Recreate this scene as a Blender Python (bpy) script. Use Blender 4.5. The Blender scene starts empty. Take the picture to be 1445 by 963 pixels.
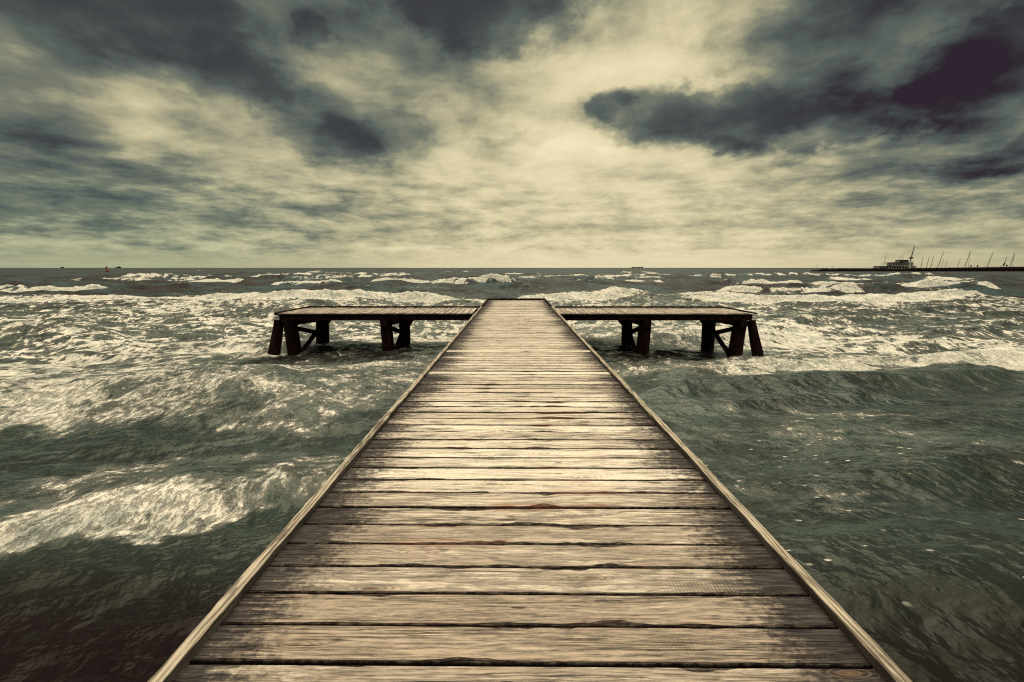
import bpy, bmesh, math, random
import numpy as np
from mathutils import Vector, Matrix

random.seed(11)
RNG = np.random.default_rng(7)
scene = bpy.context.scene
COL = scene.collection

# ------------------------------------------------------------------ objects
def link(name, mesh, mat=None, parent=None):
    o = bpy.data.objects.new(name, mesh)
    COL.objects.link(o)
    if mat is not None and mesh is not None:
        mesh.materials.append(mat)
    if parent is not None:
        o.parent = parent
    return o

def empty(name, loc=(0, 0, 0), rz=0.0):
    o = bpy.data.objects.new(name, None)
    COL.objects.link(o)
    o.location = loc
    o.rotation_euler = (0, 0, rz)
    o.empty_display_size = 0.2
    return o

def tag(o, label=None, cat=None, group=None, kind=None):
    if label: o['label'] = label
    if cat: o['category'] = cat
    if group: o['group'] = group
    if kind: o['kind'] = kind
    return o

def copy_tree(o, parent=None):
    c = o.copy()
    COL.objects.link(c)
    c.parent = parent
    for ch in list(o.children):
        copy_tree(ch, c)
    return c

class MB:
    """collects shapes into one mesh"""
    def __init__(self):
        self.bm = bmesh.new()
    def box(self, x0, x1, y0, y1, z0, z1, bevel=0.0, rot=None, pivot=None):
        r = bmesh.ops.create_cube(self.bm, size=1.0)
        vs = r['verts']
        bmesh.ops.scale(self.bm, vec=(x1-x0, y1-y0, z1-z0), verts=vs)
        bmesh.ops.translate(self.bm, vec=((x0+x1)/2, (y0+y1)/2, (z0+z1)/2), verts=vs)
        if bevel:
            es = list({e for v in vs for e in v.link_edges})
            r = bmesh.ops.bevel(self.bm, geom=es, offset=bevel, segments=1, affect='EDGES')
            vs = list({v for f in r['faces'] for v in f.verts} | {v for v in vs if v.is_valid})
        if rot is not None:
            bmesh.ops.rotate(self.bm, cent=pivot, matrix=rot, verts=vs)
        return self
    def bar(self, a, b, w, d=None, taper=1.0, bevel=0.0):
        """square-section bar from a to b, width w (sideways) and depth d"""
        a, b = Vector(a), Vector(b)
        d = w if d is None else d
        ax = (b-a).normalized()
        side = ax.cross(Vector((0, 1, 0)))
        if side.length < 1e-3: side = ax.cross(Vector((1, 0, 0)))
        side.normalize()
        up = side.cross(ax).normalized()
        vs = []
        for p, k in ((a, 1.0), (b, taper)):
            for sx, sy in ((-1, -1), (1, -1), (1, 1), (-1, 1)):
                vs.append(self.bm.verts.new(p + side*sx*w*k/2 + up*sy*d*k/2))
        F = [(3,2,1,0),(4,5,6,7),(0,1,5,4),(1,2,6,5),(2,3,7,6),(3,0,4,7)]
        for f in F: self.bm.faces.new([vs[i] for i in f])
        if bevel:
            es = list({e for v in vs for e in v.link_edges})
            bmesh.ops.bevel(self.bm, geom=es, offset=bevel, segments=1, affect='EDGES')
        return self
    def tube(self, pts, radii, n=10, cap=True):
        rings = []
        pts = [Vector(p) for p in pts]
        for i, p in enumerate(pts):
            t = (pts[min(i+1, len(pts)-1)] - pts[max(i-1, 0)]).normalized()
            s = t.cross(Vector((0, 1, 0)))
            if s.length < 1e-3: s = t.cross(Vector((1, 0, 0)))
            s.normalize(); u = s.cross(t)
            r = radii[i] if isinstance(radii, (list, tuple)) else radii
            rings.append([self.bm.verts.new(p + s*math.cos(2*math.pi*k/n)*r + u*math.sin(2*math.pi*k/n)*r) for k in range(n)])
        for a, b in zip(rings, rings[1:]):
            for k in range(n):
                self.bm.faces.new([a[k], a[(k+1) % n], b[(k+1) % n], b[k]])
        if cap:
            self.bm.faces.new(rings[0][::-1]); self.bm.faces.new(rings[-1])
        return self
    def prism(self, poly, y0, y1):
        """polygon in x,z extruded along y"""
        a = [self.bm.verts.new((x, y0, z)) for x, z in poly]
        b = [self.bm.verts.new((x, y1, z)) for x, z in poly]
        n = len(poly)
        self.bm.faces.new(a); self.bm.faces.new(b[::-1])
        for i in range(n):
            self.bm.faces.new([a[(i+1) % n], a[i], b[i], b[(i+1) % n]])
        return self
    def build(self, name, mat, parent=None, smooth=False):
        bmesh.ops.recalc_face_normals(self.bm, faces=self.bm.faces[:])
        me = bpy.data.meshes.new(name)
        self.bm.to_mesh(me); self.bm.free()
        if smooth: me.shade_smooth()
        return link(name, me, mat, parent)

# ------------------------------------------------------------------ node maths
class N:
    """small expression layer over shader nodes"""
    def __init__(self, tree):
        self.t = tree; self.nodes = tree.nodes; self.links = tree.links
    def put(self, sock, v):
        if isinstance(v, E): self.links.new(v.s, sock)
        elif isinstance(v, bpy.types.NodeSocket): self.links.new(v, sock)
        else:
            if sock.type == 'RGBA' and len(v) == 3: v = (*v, 1)
            sock.default_value = v
    def math(self, op, a, b=None, c=None, clamp=False):
        n = self.nodes.new('ShaderNodeMath'); n.operation = op; n.use_clamp = clamp
        self.put(n.inputs[0], a)
        if b is not None: self.put(n.inputs[1], b)
        if c is not None: self.put(n.inputs[2], c)
        return E(self, n.outputs[0])
    def vmath(self, op, a, b=None):
        n = self.nodes.new('ShaderNodeVectorMath'); n.operation = op
        self.put(n.inputs[0], a)
        if b is not None: self.put(n.inputs[1], b)
        return E(self, n.outputs[0])
    def vec(self, x, y, z=0.0):
        n = self.nodes.new('ShaderNodeCombineXYZ')
        for i, v in enumerate((x, y, z)): self.put(n.inputs[i], v)
        return E(self, n.outputs[0])
    def sep(self, v):
        n = self.nodes.new('ShaderNodeSeparateXYZ'); self.put(n.inputs[0], v)
        return [E(self, o) for o in n.outputs]
    def noise(self, v, scale=1.0, detail=3.0, rough=0.5, dist=0.0, lac=2.0, color=False):
        n = self.nodes.new('ShaderNodeTexNoise'); n.noise_dimensions = '3D'
        self.put(n.inputs['Vector'], v)
        for k, q in (('Scale', scale), ('Detail', detail), ('Roughness', rough), ('Distortion', dist), ('Lacunarity', lac)):
            self.put(n.inputs[k], q)
        return E(self, n.outputs['Color' if color else 'Fac'])
    def voronoi(self, v, scale=1.0, feature='F1', out='Distance', rnd=1.0):
        n = self.nodes.new('ShaderNodeTexVoronoi'); n.feature = feature
        self.put(n.inputs['Vector'], v); self.put(n.inputs['Scale'], scale)
        n.inputs['Randomness'].default_value = rnd
        if out == 'both': return E(self, n.outputs['Distance']), E(self, n.outputs['Color'])
        return E(self, n.outputs[out])
    def ss(self, lo, hi, v):
        n = self.nodes.new('ShaderNodeMapRange'); n.interpolation_type = 'SMOOTHSTEP'
        self.put(n.inputs['Value'], v); self.put(n.inputs['From Min'], lo); self.put(n.inputs['From Max'], hi)
        return E(self, n.outputs[0])
    def mix(self, f, a, b):
        n = self.nodes.new('ShaderNodeMix'); n.data_type = 'RGBA'
        self.put(n.inputs[0], f); self.put(n.inputs[6], a); self.put(n.inputs[7], b)
        return E(self, n.outputs[2])
    def ramp(self, f, stops):
        n = self.nodes.new('ShaderNodeValToRGB'); cr = n.color_ramp
        self.put(n.inputs[0], f)
        while len(cr.elements) < len(stops): cr.elements.new(0.5)
        for e, (p, c) in zip(cr.elements, stops):
            e.position = p; e.color = (*c, 1)
        return E(self, n.outputs[0])
    def attr(self, name, out='Vector'):
        n = self.nodes.new('ShaderNodeAttribute'); n.attribute_name = name
        return E(self, n.outputs[out])
    def bump(self, h, strength=1.0, dist=0.01, normal=None):
        n = self.nodes.new('ShaderNodeBump')
        self.put(n.inputs['Height'], h); self.put(n.inputs['Strength'], strength); self.put(n.inputs['Distance'], dist)
        if normal is not None: self.put(n.inputs['Normal'], normal)
        return E(self, n.outputs[0])

class E:
    def __init__(self, n, s): self.n = n; self.s = s
    def __add__(self, o): return self.n.math('ADD', self, o)
    __radd__ = __add__
    def __sub__(self, o): return self.n.math('SUBTRACT', self, o)
    def __rsub__(self, o): return self.n.math('SUBTRACT', o, self)
    def __mul__(self, o): return self.n.math('MULTIPLY', self, o)
    __rmul__ = __mul__
    def __truediv__(self, o): return self.n.math('DIVIDE', self, o)
    def __rtruediv__(self, o): return self.n.math('DIVIDE', o, self)
    def __pow__(self, o): return self.n.math('POWER', self, o)
    def abs(self): return self.n.math('ABSOLUTE', self)
    def clamp(self): return self.n.math('ADD', self, 0.0, clamp=True)
    def max(self, o): return self.n.math('MAXIMUM', self, o)
    def min(self, o): return self.n.math('MINIMUM', self, o)
    def exp(self): return self.n.math('EXPONENT', self)
    def sin(self): return self.n.math('SINE', self)

def new_mat(name):
    m = bpy.data.materials.new(name); m.use_nodes = True
    m.node_tree.nodes.clear()
    n = N(m.node_tree)
    out = n.nodes.new('ShaderNodeOutputMaterial')
    return m, n, out

def principled(n, out, color, rough=0.6, spec=0.3, normal=None):
    p = n.nodes.new('ShaderNodeBsdfPrincipled')
    n.put(p.inputs['Base Color'], color); n.put(p.inputs['Roughness'], rough)
    n.put(p.inputs['Specular IOR Level'], spec)
    if normal is not None: n.put(p.inputs['Normal'], normal)
    n.links.new(p.outputs[0], out.inputs[0])
    return p

# ------------------------------------------------------------------ materials
DZ_TOP = 1.30
def mat_deck():
    m, n, out = new_mat('weathered_deck_wood')
    l, v, rnd = n.sep(n.attr('pc'))
    hw, ed, age_vignette = n.sep(n.attr('pd'))
    wx, wy, wz = n.sep(n.attr('pw'))
    lx = l + rnd*31.7; vx = v + rnd*7.3
    def P(a, b, c=19.0): return n.vec(lx*a, vx*b, rnd*c)
    # knots
    kd, kc = n.voronoi(P(2.0, 7.5), 1.0, out='both')
    kr = n.sep(kc)[0]
    has = n.ss(0.48, 0.52, kr)
    knot = n.ss(0.13, 0.05, kd)*has
    infl = n.ss(0.55, 0.0, kd)*has
    broad = n.noise(P(0.8, 5.0), 1.0, 3, 0.55)
    rings_c = vx*38 + (broad - 0.5)*11 + infl*2.6
    rings = (rings_c*6.2832).sin()*0.5 + 0.5
    rings = rings**1.6
    fine = n.noise(P(6.5, 95), 1.0, 6, 0.70, 0.35)
    fine2 = n.noise(P(26, 260), 1.0, 3, 0.65)
    mott = n.noise(P(9, 38, 27), 1.0, 7, 0.70)
    grain = (fine*0.46 + mott*0.22 + rings*0.11*n.ss(0.4, 0.6, n.noise(P(0.7, 3, 71), 1.0, 2)) + fine2*0.30)
    tone = n.noise(P(0.5, 3, 57), 1.0, 2, 0.5)
    cream = n.mix(n.ss(0.3, 0.7, tone), (0.82, 0.78, 0.735), (0.68, 0.63, 0.59))
    tan = n.mix(n.ss(0.3, 0.7, tone), (0.34, 0.305, 0.29), (0.19, 0.165, 0.165))
    col = n.mix(n.ss(0.36, 0.60, grain + 0.07), tan, cream)
    pl = n.noise(n.vec(rnd*57, 0.7, 0.1), 1.0, 0)
    col = n.mix(n.ss(0.42, 0.62, pl)*0.22, col, (0.28, 0.215, 0.165))
    fib = n.ss(0.05, 0.0, (fine - 0.47).abs())*n.ss(0.40, 0.55, mott)
    col = n.mix(fib*0.55, col, (0.085, 0.065, 0.058))
    rl = n.ss(0.62, 0.98, rings_c.n.math('SINE', rings_c*6.2832*0.62)*0.5 + 0.5)*n.ss(0.42, 0.58, n.noise(P(0.9, 4, 71), 1.0, 3) + (pl - 0.5)*0.5)*n.ss(0.30, 0.55, fine2 + 0.05)
    col = n.mix(rl*0.55, col, (0.105, 0.08, 0.072))
    # grey weathering in patches
    gp = n.noise(P(2.2, 18, 77), 1.0, 10, 0.74)
    grey = n.ss(0.54, 0.62, gp + age_vignette*0.24 + n.ss(0.7, 0.1, ed)*0.06)
    col = n.mix(grey*0.75, col, n.mix(n.ss(0.35, 0.65, fine), (0.035, 0.034, 0.044), (0.27, 0.25, 0.235)))
    # whole-plank weathering, with lens vignette darkening on the nearest planks
    col = n.mix((age_vignette*0.75).clamp(), col, n.mix(n.ss(0.36, 0.62, grain), (0.040, 0.034, 0.038), (0.50, 0.405, 0.34)))
    # saw marks across some planks
    sawm = n.ss(0.5, 0.62, n.noise(P(1.1, 4, 91), 1.0, 2)) * n.ss(0.45, 0.6, n.noise(n.vec(rnd*43, 0.3, 0.7), 1.0, 0))
    saw = n.ss(0.1, 0.8, (lx*2*math.pi*62 + (fine2 - 0.5)*3).sin()) * sawm * n.ss(0.95, 0.45, ed)*n.ss(0.35, 0.6, gp)
    col = n.mix(saw*0.6, col, (0.10, 0.095, 0.085))
    # dark dirty plank ends
    en = n.noise(P(3.2, 62, 33), 1.0, 6, 0.70)*0.55 + n.noise(n.vec(wx*26, wy*30, rnd*9), 1.0, 7, 0.72)*0.45
    en = (en - 0.5)*1.35 + 0.5
    en2 = n.noise(n.vec(wx*0.6, wy*0.55, 3.0), 1.0, 2)
    pe = n.noise(n.vec(rnd*71, n.ss(-0.2, 0.2, wx)*9, 0.2), 1.0, 0)
    et = 0.29 + ed*0.95 - (pe - 0.45)*0.42 - (en2 - 0.5)*0.35
    endm = n.ss(et - 0.10, et + 0.15, en)*n.ss(0.75, 0.35, ed)
    col = n.mix(endm*0.96, col, n.mix(n.ss(0.35, 0.7, fine), (0.010, 0.010, 0.015), (0.070, 0.066, 0.072)))
    col = n.mix(n.ss(-0.12, -0.2, age_vignette)*0.75, col, n.mix(grain, (0.62, 0.58, 0.53), (0.90, 0.86, 0.80)))
    # chipped dark margins along the gaps, widest in the middle of the walk
    mrg = hw - v.abs()
    wn = n.noise(P(2.4, 2.0, 41), 1.0, 3, 0.5)
    mid = ((wx - 0.12)*(wx - 0.12)*(-1.6)).exp()
    wl = 0.003 + n.ss(0.50, 0.74, wn)*(0.006 + mid*0.036)
    wear = n.ss(1.12, 0.9, mrg/wl + (fine2 - 0.5)*0.25)
    speck = n.noise(P(22, 90, 9), 1.0, 3, 0.6)
    redm = n.ss(0.50, 0.62, n.noise(n.vec(wx*1.4, wy*2.3, 8.0), 1.0, 3))*mid*n.ss(6.0, 3.6, wy)*n.ss(1.3, 2.2, wy)
    wcol = n.mix(n.ss(0.4, 0.65, speck), (0.020, 0.015, 0.020), (0.11, 0.10, 0.085))
    wcol = n.mix(redm*0.55, wcol, (0.13, 0.05, 0.042))
    red2 = redm*n.ss(0.05, 0.012, mrg)*n.ss(0.42, 0.62, n.noise(P(3, 40, 12), 1.0, 5, 0.6))
    col = n.mix(red2*0.75, col, (0.34, 0.17, 0.125))
    col = n.mix(wear, col, wcol)
    # knots and small dark spots
    col = n.mix(knot*0.85, col, n.mix(fine, (0.05, 0.032, 0.025), (0.20, 0.135, 0.10)))
    halo = n.ss(0.34, 0.14, kd)*has*n.ss(0.45, 0.6, (kd*95).sin()*0.5 + fine*0.5)
    col = n.mix(halo*0.62, col, (0.15, 0.11, 0.085))
    sd, sc = n.voronoi(P(4.5, 22, 5), 1.0, out='both')
    spot = n.ss(0.17, 0.10, sd + (fine-0.5)*0.08)*n.ss(0.80, 0.83, n.sep(sc)[1])*mid
    col = n.mix(spot*0.85, col, n.mix(redm, (0.055, 0.05, 0.05), (0.16, 0.05, 0.035)))
    # long cracks
    ck = n.noise(P(1.1, 60, 63), 1.0, 2, 0.5)
    crack = n.ss(0.028, 0.010, (ck - 0.5).abs())*n.ss(0.52, 0.62, n.noise(P(0.9, 9, 15), 1.0, 2))
    col = n.mix(crack*0.7, col, (0.05, 0.04, 0.035))
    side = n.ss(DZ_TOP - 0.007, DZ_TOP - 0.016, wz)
    col = n.mix(side, col, (0.010, 0.006, 0.008))  # plank sides coloured near black, standing in for shade in the gaps
    h = grain*0.5 - wear*1.6 - crack*1.0 - spot*0.8 - endm*0.3 + gp*0.3
    nb = n.bump(h, 1.0, 0.006)
    principled(n, out, col, n.math('ADD', 0.62, wear*0.15), 0.05, nb)
    return m

def mat_rail():
    m, n, out = new_mat('pale_rail_wood')
    x, y, z = n.sep(n.attr('pc'))
    def P(a, b, c=1): return n.vec(x*b, y*a, z*b*0.7)
    fine = n.noise(P(5, 150), 1.0, 5, 0.68)
    broad = n.noise(P(1.2, 14), 1.0, 3, 0.5)
    rings = ((x*70 + z*20 + (broad - 0.5)*9)*6.2832/2).sin()*0.5 + 0.5
    g = fine*0.80 + rings*0.20
    col = n.mix(n.ss(0.30, 0.68, g), (0.12, 0.10, 0.085), (0.60, 0.55, 0.48))
    d = n.noise(n.vec(x*14, y*2.2, z*14), 1.0, 7, 0.66)
    col = n.mix(n.ss(0.52, 0.64, d)*0.75, col, (0.06, 0.052, 0.045))
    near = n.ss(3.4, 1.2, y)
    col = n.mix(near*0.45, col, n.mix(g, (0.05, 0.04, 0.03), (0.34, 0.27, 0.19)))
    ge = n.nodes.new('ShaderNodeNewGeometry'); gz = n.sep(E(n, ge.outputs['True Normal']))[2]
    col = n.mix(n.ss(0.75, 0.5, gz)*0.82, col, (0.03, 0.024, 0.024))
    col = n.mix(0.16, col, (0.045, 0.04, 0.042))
    nb = n.bump(g - n.ss(0.52, 0.64, d)*0.6, 0.9, 0.004)
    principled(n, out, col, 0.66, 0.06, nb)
    return m

def mat_dark(name, c0, c1, rough=0.7, sc=3.0, spec=0.05):
    m, n, out = new_mat(name)
    tc = n.nodes.new('ShaderNodeTexCoord')
    o = E(n, tc.outputs['Object'])
    x, y, z = n.sep(o)
    f = n.noise(n.vec(x*sc*3, y*sc*3, z*sc*0.5), 1.0, 6, 0.65)
    col = n.mix(n.ss(0.38, 0.68, f), c0, c1)
    nb = n.bump(f, 0.7, 0.02)
    principled(n, out, col, rough, spec, nb)
    return m

def mat_flat(name, c, rough=0.55, var=0.25, sc=0.6):
    m, n, out = new_mat(name)
    tc = n.nodes.new('ShaderNodeTexCoord')
    f = n.noise(E(n, tc.outputs['Object']), sc, 5, 0.6)
    col = n.mix(n.ss(0.35, 0.7, f), c, tuple(q*(1-var) for q in c))
    principled(n, out, col, rough, 0.3)
    return m

def mat_water():
    m, n, out = new_mat('rough_sea_water')
    rx, ry, rz = n.sep(n.attr('rest'))
    foam = n.attr('foam', 'Fac'); fleck = n.attr('fleck', 'Fac'); tint = n.attr('tint', 'Fac')
    dist = n.attr('dist', 'Fac')
    R = n.vec(rx, ry, 0.0)
    # ---- foam lace
    wv = n.noise(R, 0.9, 3, 0.55, color=True)
    wx, wy, wz = n.sep(wv)
    wrx = rx + (wx - 0.5)*1.5; wry = ry + (wy - 0.5)*1.5
    e1 = n.voronoi(n.vec(wrx*1.15, wry*1.0, 0.0), 1.0, 'DISTANCE_TO_EDGE')
    e2 = n.voronoi(n.vec(wrx*3.1 + 5, wry*2.6, 1.0), 1.0, 'DISTANCE_TO_EDGE')
    lace = n.ss(0.30, 0.0, e1)*0.6 + n.ss(0.30, 0.0, e2)*0.4
    fb = n.noise(n.vec(rx*0.9, ry*1.15, 2.0), 1.0, 11, 0.68, 0.7)
    fb2 = n.noise(n.vec(rx*5.0, ry*6.0, 4.0), 1.0, 6, 0.7, 0.4)
    fb3 = n.noise(n.vec(wrx*0.55 + ry*0.12, wry*1.9, 7.0), 1.0, 9, 0.70, 0.5)     # wind-drawn streaks
    sx5 = rx + (wx - 0.5)*0.45; sy5 = ry + (wy - 0.5)*0.45
    fb5 = n.noise(n.vec(sx5*6.5, sy5*3.2 - sx5*0.8, 15.0), 1.0, 9, 0.72, 0.35)      # drawn-out bubbles
    pat = n.ss(0.28, 0.72, fb)*0.28 + n.ss(0.30, 0.70, fb3)*0.20 + lace*0.24 + n.ss(0.25, 0.75, fb2)*0.12 + n.ss(0.28, 0.72, fb5)*0.16
    th = 0.84 - foam*0.75
    fm = n.ss(th - 0.07, th + 0.055, pat)*n.ss(0.02, 0.14, foam)
    bub = n.noise(n.vec(sx5*13.0, sy5*8.0 - sx5*2.0, 21.0), 1.0, 7, 0.75, 0.15)
    core = n.ss(th - 0.02, th + 0.20, pat)
    nb_ = n.ss(24, 7, dist)
    fm = fm*(1 - nb_*(1 - core)*(1 - n.ss(0.38, 0.60, bub))*0.75)*(1 - nb_*0.24*(1 - n.ss(0.38, 0.52, bub)))
    thin = n.ss(th - 0.22, th + 0.04, pat)*n.ss(0.05, 0.35, foam)*0.22
    # drifting flecks
    fd, fc = n.voronoi(n.vec(rx*5.5 + ry*2.0, ry*9.0, 0.0), 1.0, out='both')
    fk = n.ss(0.24, 0.14, fd + (fb2-0.5)*0.25)*n.ss(0.0, 0.05, n.sep(fc)[0] - 1.0 + fleck*0.50)*n.ss(0.03, 0.2, fleck)
    fm = fm.max(thin).max(fk*0.85).clamp()
    # ---- bumps
    b1 = n.noise(n.vec(rx*1.6 + ry*0.5, ry*2.3 - rx*0.4, 0.0), 1.0, 4, 0.48, 0.15)
    b2 = n.noise(n.vec(rx*6.0 + ry*2.0, ry*9.0 - rx*1.5, 3.0), 1.0, 2, 0.5, 0.0)
    b3 = n.noise(n.vec(rx*0.55, ry*0.9, 6.0), 1.0, 5, 0.6, 0.3)
    near = n.ss(26.0, 5.0, dist)
    b1b = n.noise(n.vec(rx*4.2 + ry*1.9, ry*2.0 - rx*0.7, 5.0), 1.0, 3, 0.5, 0.15)
    bh = b1*0.16 + b1b*0.048 + b2*0.010*(near*0.7 + 0.3) + b3*0.30*n.ss(10, 60, dist)
    nb = n.bump(bh, 0.85, 1.0)
    fb4 = n.noise(n.vec(wrx*3.2, wry*5.5, 12.0), 1.0, 8, 0.72, 0.6)
    nfoam = n.bump(fm*0.04 + fb2*0.018*fm + fb*0.08*fm + fb4*0.02*fm + fb5*0.035*fm, 1.0, 1.0, nb)
    # ---- body colour
    big = n.noise(n.vec(rx*0.25, ry*0.3, 9.0), 1.0, 3, 0.5)
    green = n.mix(n.ss(0.3, 0.7, big), (0.012, 0.019, 0.019), (0.023, 0.032, 0.029))
    dark = (0.009, 0.0045, 0.006)
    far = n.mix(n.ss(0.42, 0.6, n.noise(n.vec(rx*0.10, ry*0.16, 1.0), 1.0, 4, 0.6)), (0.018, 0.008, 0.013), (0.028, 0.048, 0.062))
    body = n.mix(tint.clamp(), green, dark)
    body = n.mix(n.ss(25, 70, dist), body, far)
    # ---- shading: diffuse body under a fresnel-limited reflection
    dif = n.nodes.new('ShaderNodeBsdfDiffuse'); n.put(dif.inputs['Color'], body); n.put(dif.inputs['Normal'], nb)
    glo = n.nodes.new('ShaderNodeBsdfGlossy'); n.put(glo.inputs['Roughness'], 0.22 + n.ss(15, 90, dist)*0.10)
    n.put(glo.inputs['Color'], (0.80, 0.94, 0.93)); n.put(glo.inputs['Normal'], nb)
    lw = n.nodes.new('ShaderNodeFresnel'); lw.inputs['IOR'].default_value = 1.33; n.put(lw.inputs['Normal'], nb)
    fr = E(n, lw.outputs[0])
    fac = (fr*(1.15 - n.ss(12, 60, dist)*0.70)*(1 - tint.clamp()*0.68)).min(0.50 - n.ss(15, 70, dist)*0.36)
    mx = n.nodes.new('ShaderNodeMixShader'); n.put(mx.inputs[0], fac)
    n.links.new(dif.outputs[0], mx.inputs[1]); n.links.new(glo.outputs[0], mx.inputs[2])
    fo = n.nodes.new('ShaderNodeBsdfDiffuse'); n.put(fo.inputs['Normal'], nfoam)
    fcol = n.mix(n.ss(0.38, 0.60, fb4*0.20 + fb3*0.35 + fb5*0.45)*(0.55 + fm*0.45), (0.30, 0.36, 0.37), (0.95, 0.93, 0.92))
    n.put(fo.inputs['Color'], fcol); n.put(fo.inputs['Roughness'], 0.6)
    m2 = n.nodes.new('ShaderNodeMixShader'); n.put(m2.inputs[0], fm)
    n.links.new(mx.outputs[0], m2.inputs[1]); n.links.new(fo.outputs[0], m2.inputs[2])
    n.links.new(m2.outputs[0], out.inputs[0])
    return m

M_DECK = mat_deck(); M_RAIL = mat_rail()
M_PILE = mat_dark('wet_dark_timber', (0.008, 0.0028, 0.0035), (0.022, 0.011, 0.010), 0.75)
M_BEAM = mat_dark('tarred_beam_timber', (0.010, 0.004, 0.005), (0.024, 0.012, 0.012), 0.8)
M_KERB = mat_dark('dark_kerb_timber', (0.018, 0.009, 0.009), (0.045, 0.028, 0.024), 0.8)
M_STONE = mat_flat('dark_quay_stone', (0.020, 0.007, 0.009), 0.8, 0.35, 0.4)
M_PALE = mat_flat('pale_quay_recess', (0.42, 0.40, 0.35), 0.7, 0.3, 0.5)
M_HULL = mat_flat('dark_ship_hull', (0.022, 0.008, 0.011), 0.5, 0.2)
M_SHIPW = mat_flat('grey_white_ship_paint', (0.46, 0.48, 0.48), 0.5, 0.2)
M_SHIPD = mat_flat('dark_ship_paint', (0.035, 0.025, 0.030), 0.5, 0.2)
M_GLASSD = mat_flat('dark_window_glass', (0.012, 0.012, 0.015), 0.15, 0.1)
M_MAST = mat_flat('grey_spar_paint', (0.06, 0.06, 0.06), 0.5, 0.2)
M_BOATW = mat_flat('white_boat_hull', (0.6, 0.6, 0.56), 0.35, 0.1)
M_ORANGE = mat_flat('orange_buoy_paint', (0.26, 0.065, 0.025), 0.45, 0.2, 2.0)
M_HAZE = mat_flat('hazy_far_hull', (0.075, 0.085, 0.09), 0.7, 0.15, 0.05)
M_GULL = mat_flat('grey_feathers', (0.12, 0.10, 0.10), 0.8, 0.2, 3.0)

# ------------------------------------------------------------------ noise for the sea
PERM = RNG.random((256, 256))
def vnoise(x, y):
    xi = np.floor(x).astype(np.int64); yi = np.floor(y).astype(np.int64)
    fx = x - xi; fy = y - yi
    fx = fx*fx*fx*(fx*(fx*6-15)+10); fy = fy*fy*fy*(fy*(fy*6-15)+10)
    a = PERM[xi & 255, yi & 255]; b = PERM[(xi+1) & 255, yi & 255]
    c = PERM[xi & 255, (yi+1) & 255]; d = PERM[(xi+1) & 255, (yi+1) & 255]
    return (a*(1-fx)+b*fx)*(1-fy) + (c*(1-fx)+d*fx)*fy
def fbm(x, y, oct=4, g=0.5):
    s = np.zeros_like(x); a = 1.0; t = 0.0
    for i in range(oct):
        s += a*vnoise(x*2**i + 17.3*i, y*2**i + 41.7*i); t += a; a *= g
    return s/t
def sstep(a, b, x):
    t = np.clip((x-a)/(b-a), 0, 1)
    return t*t*(3-2*t)

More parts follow.
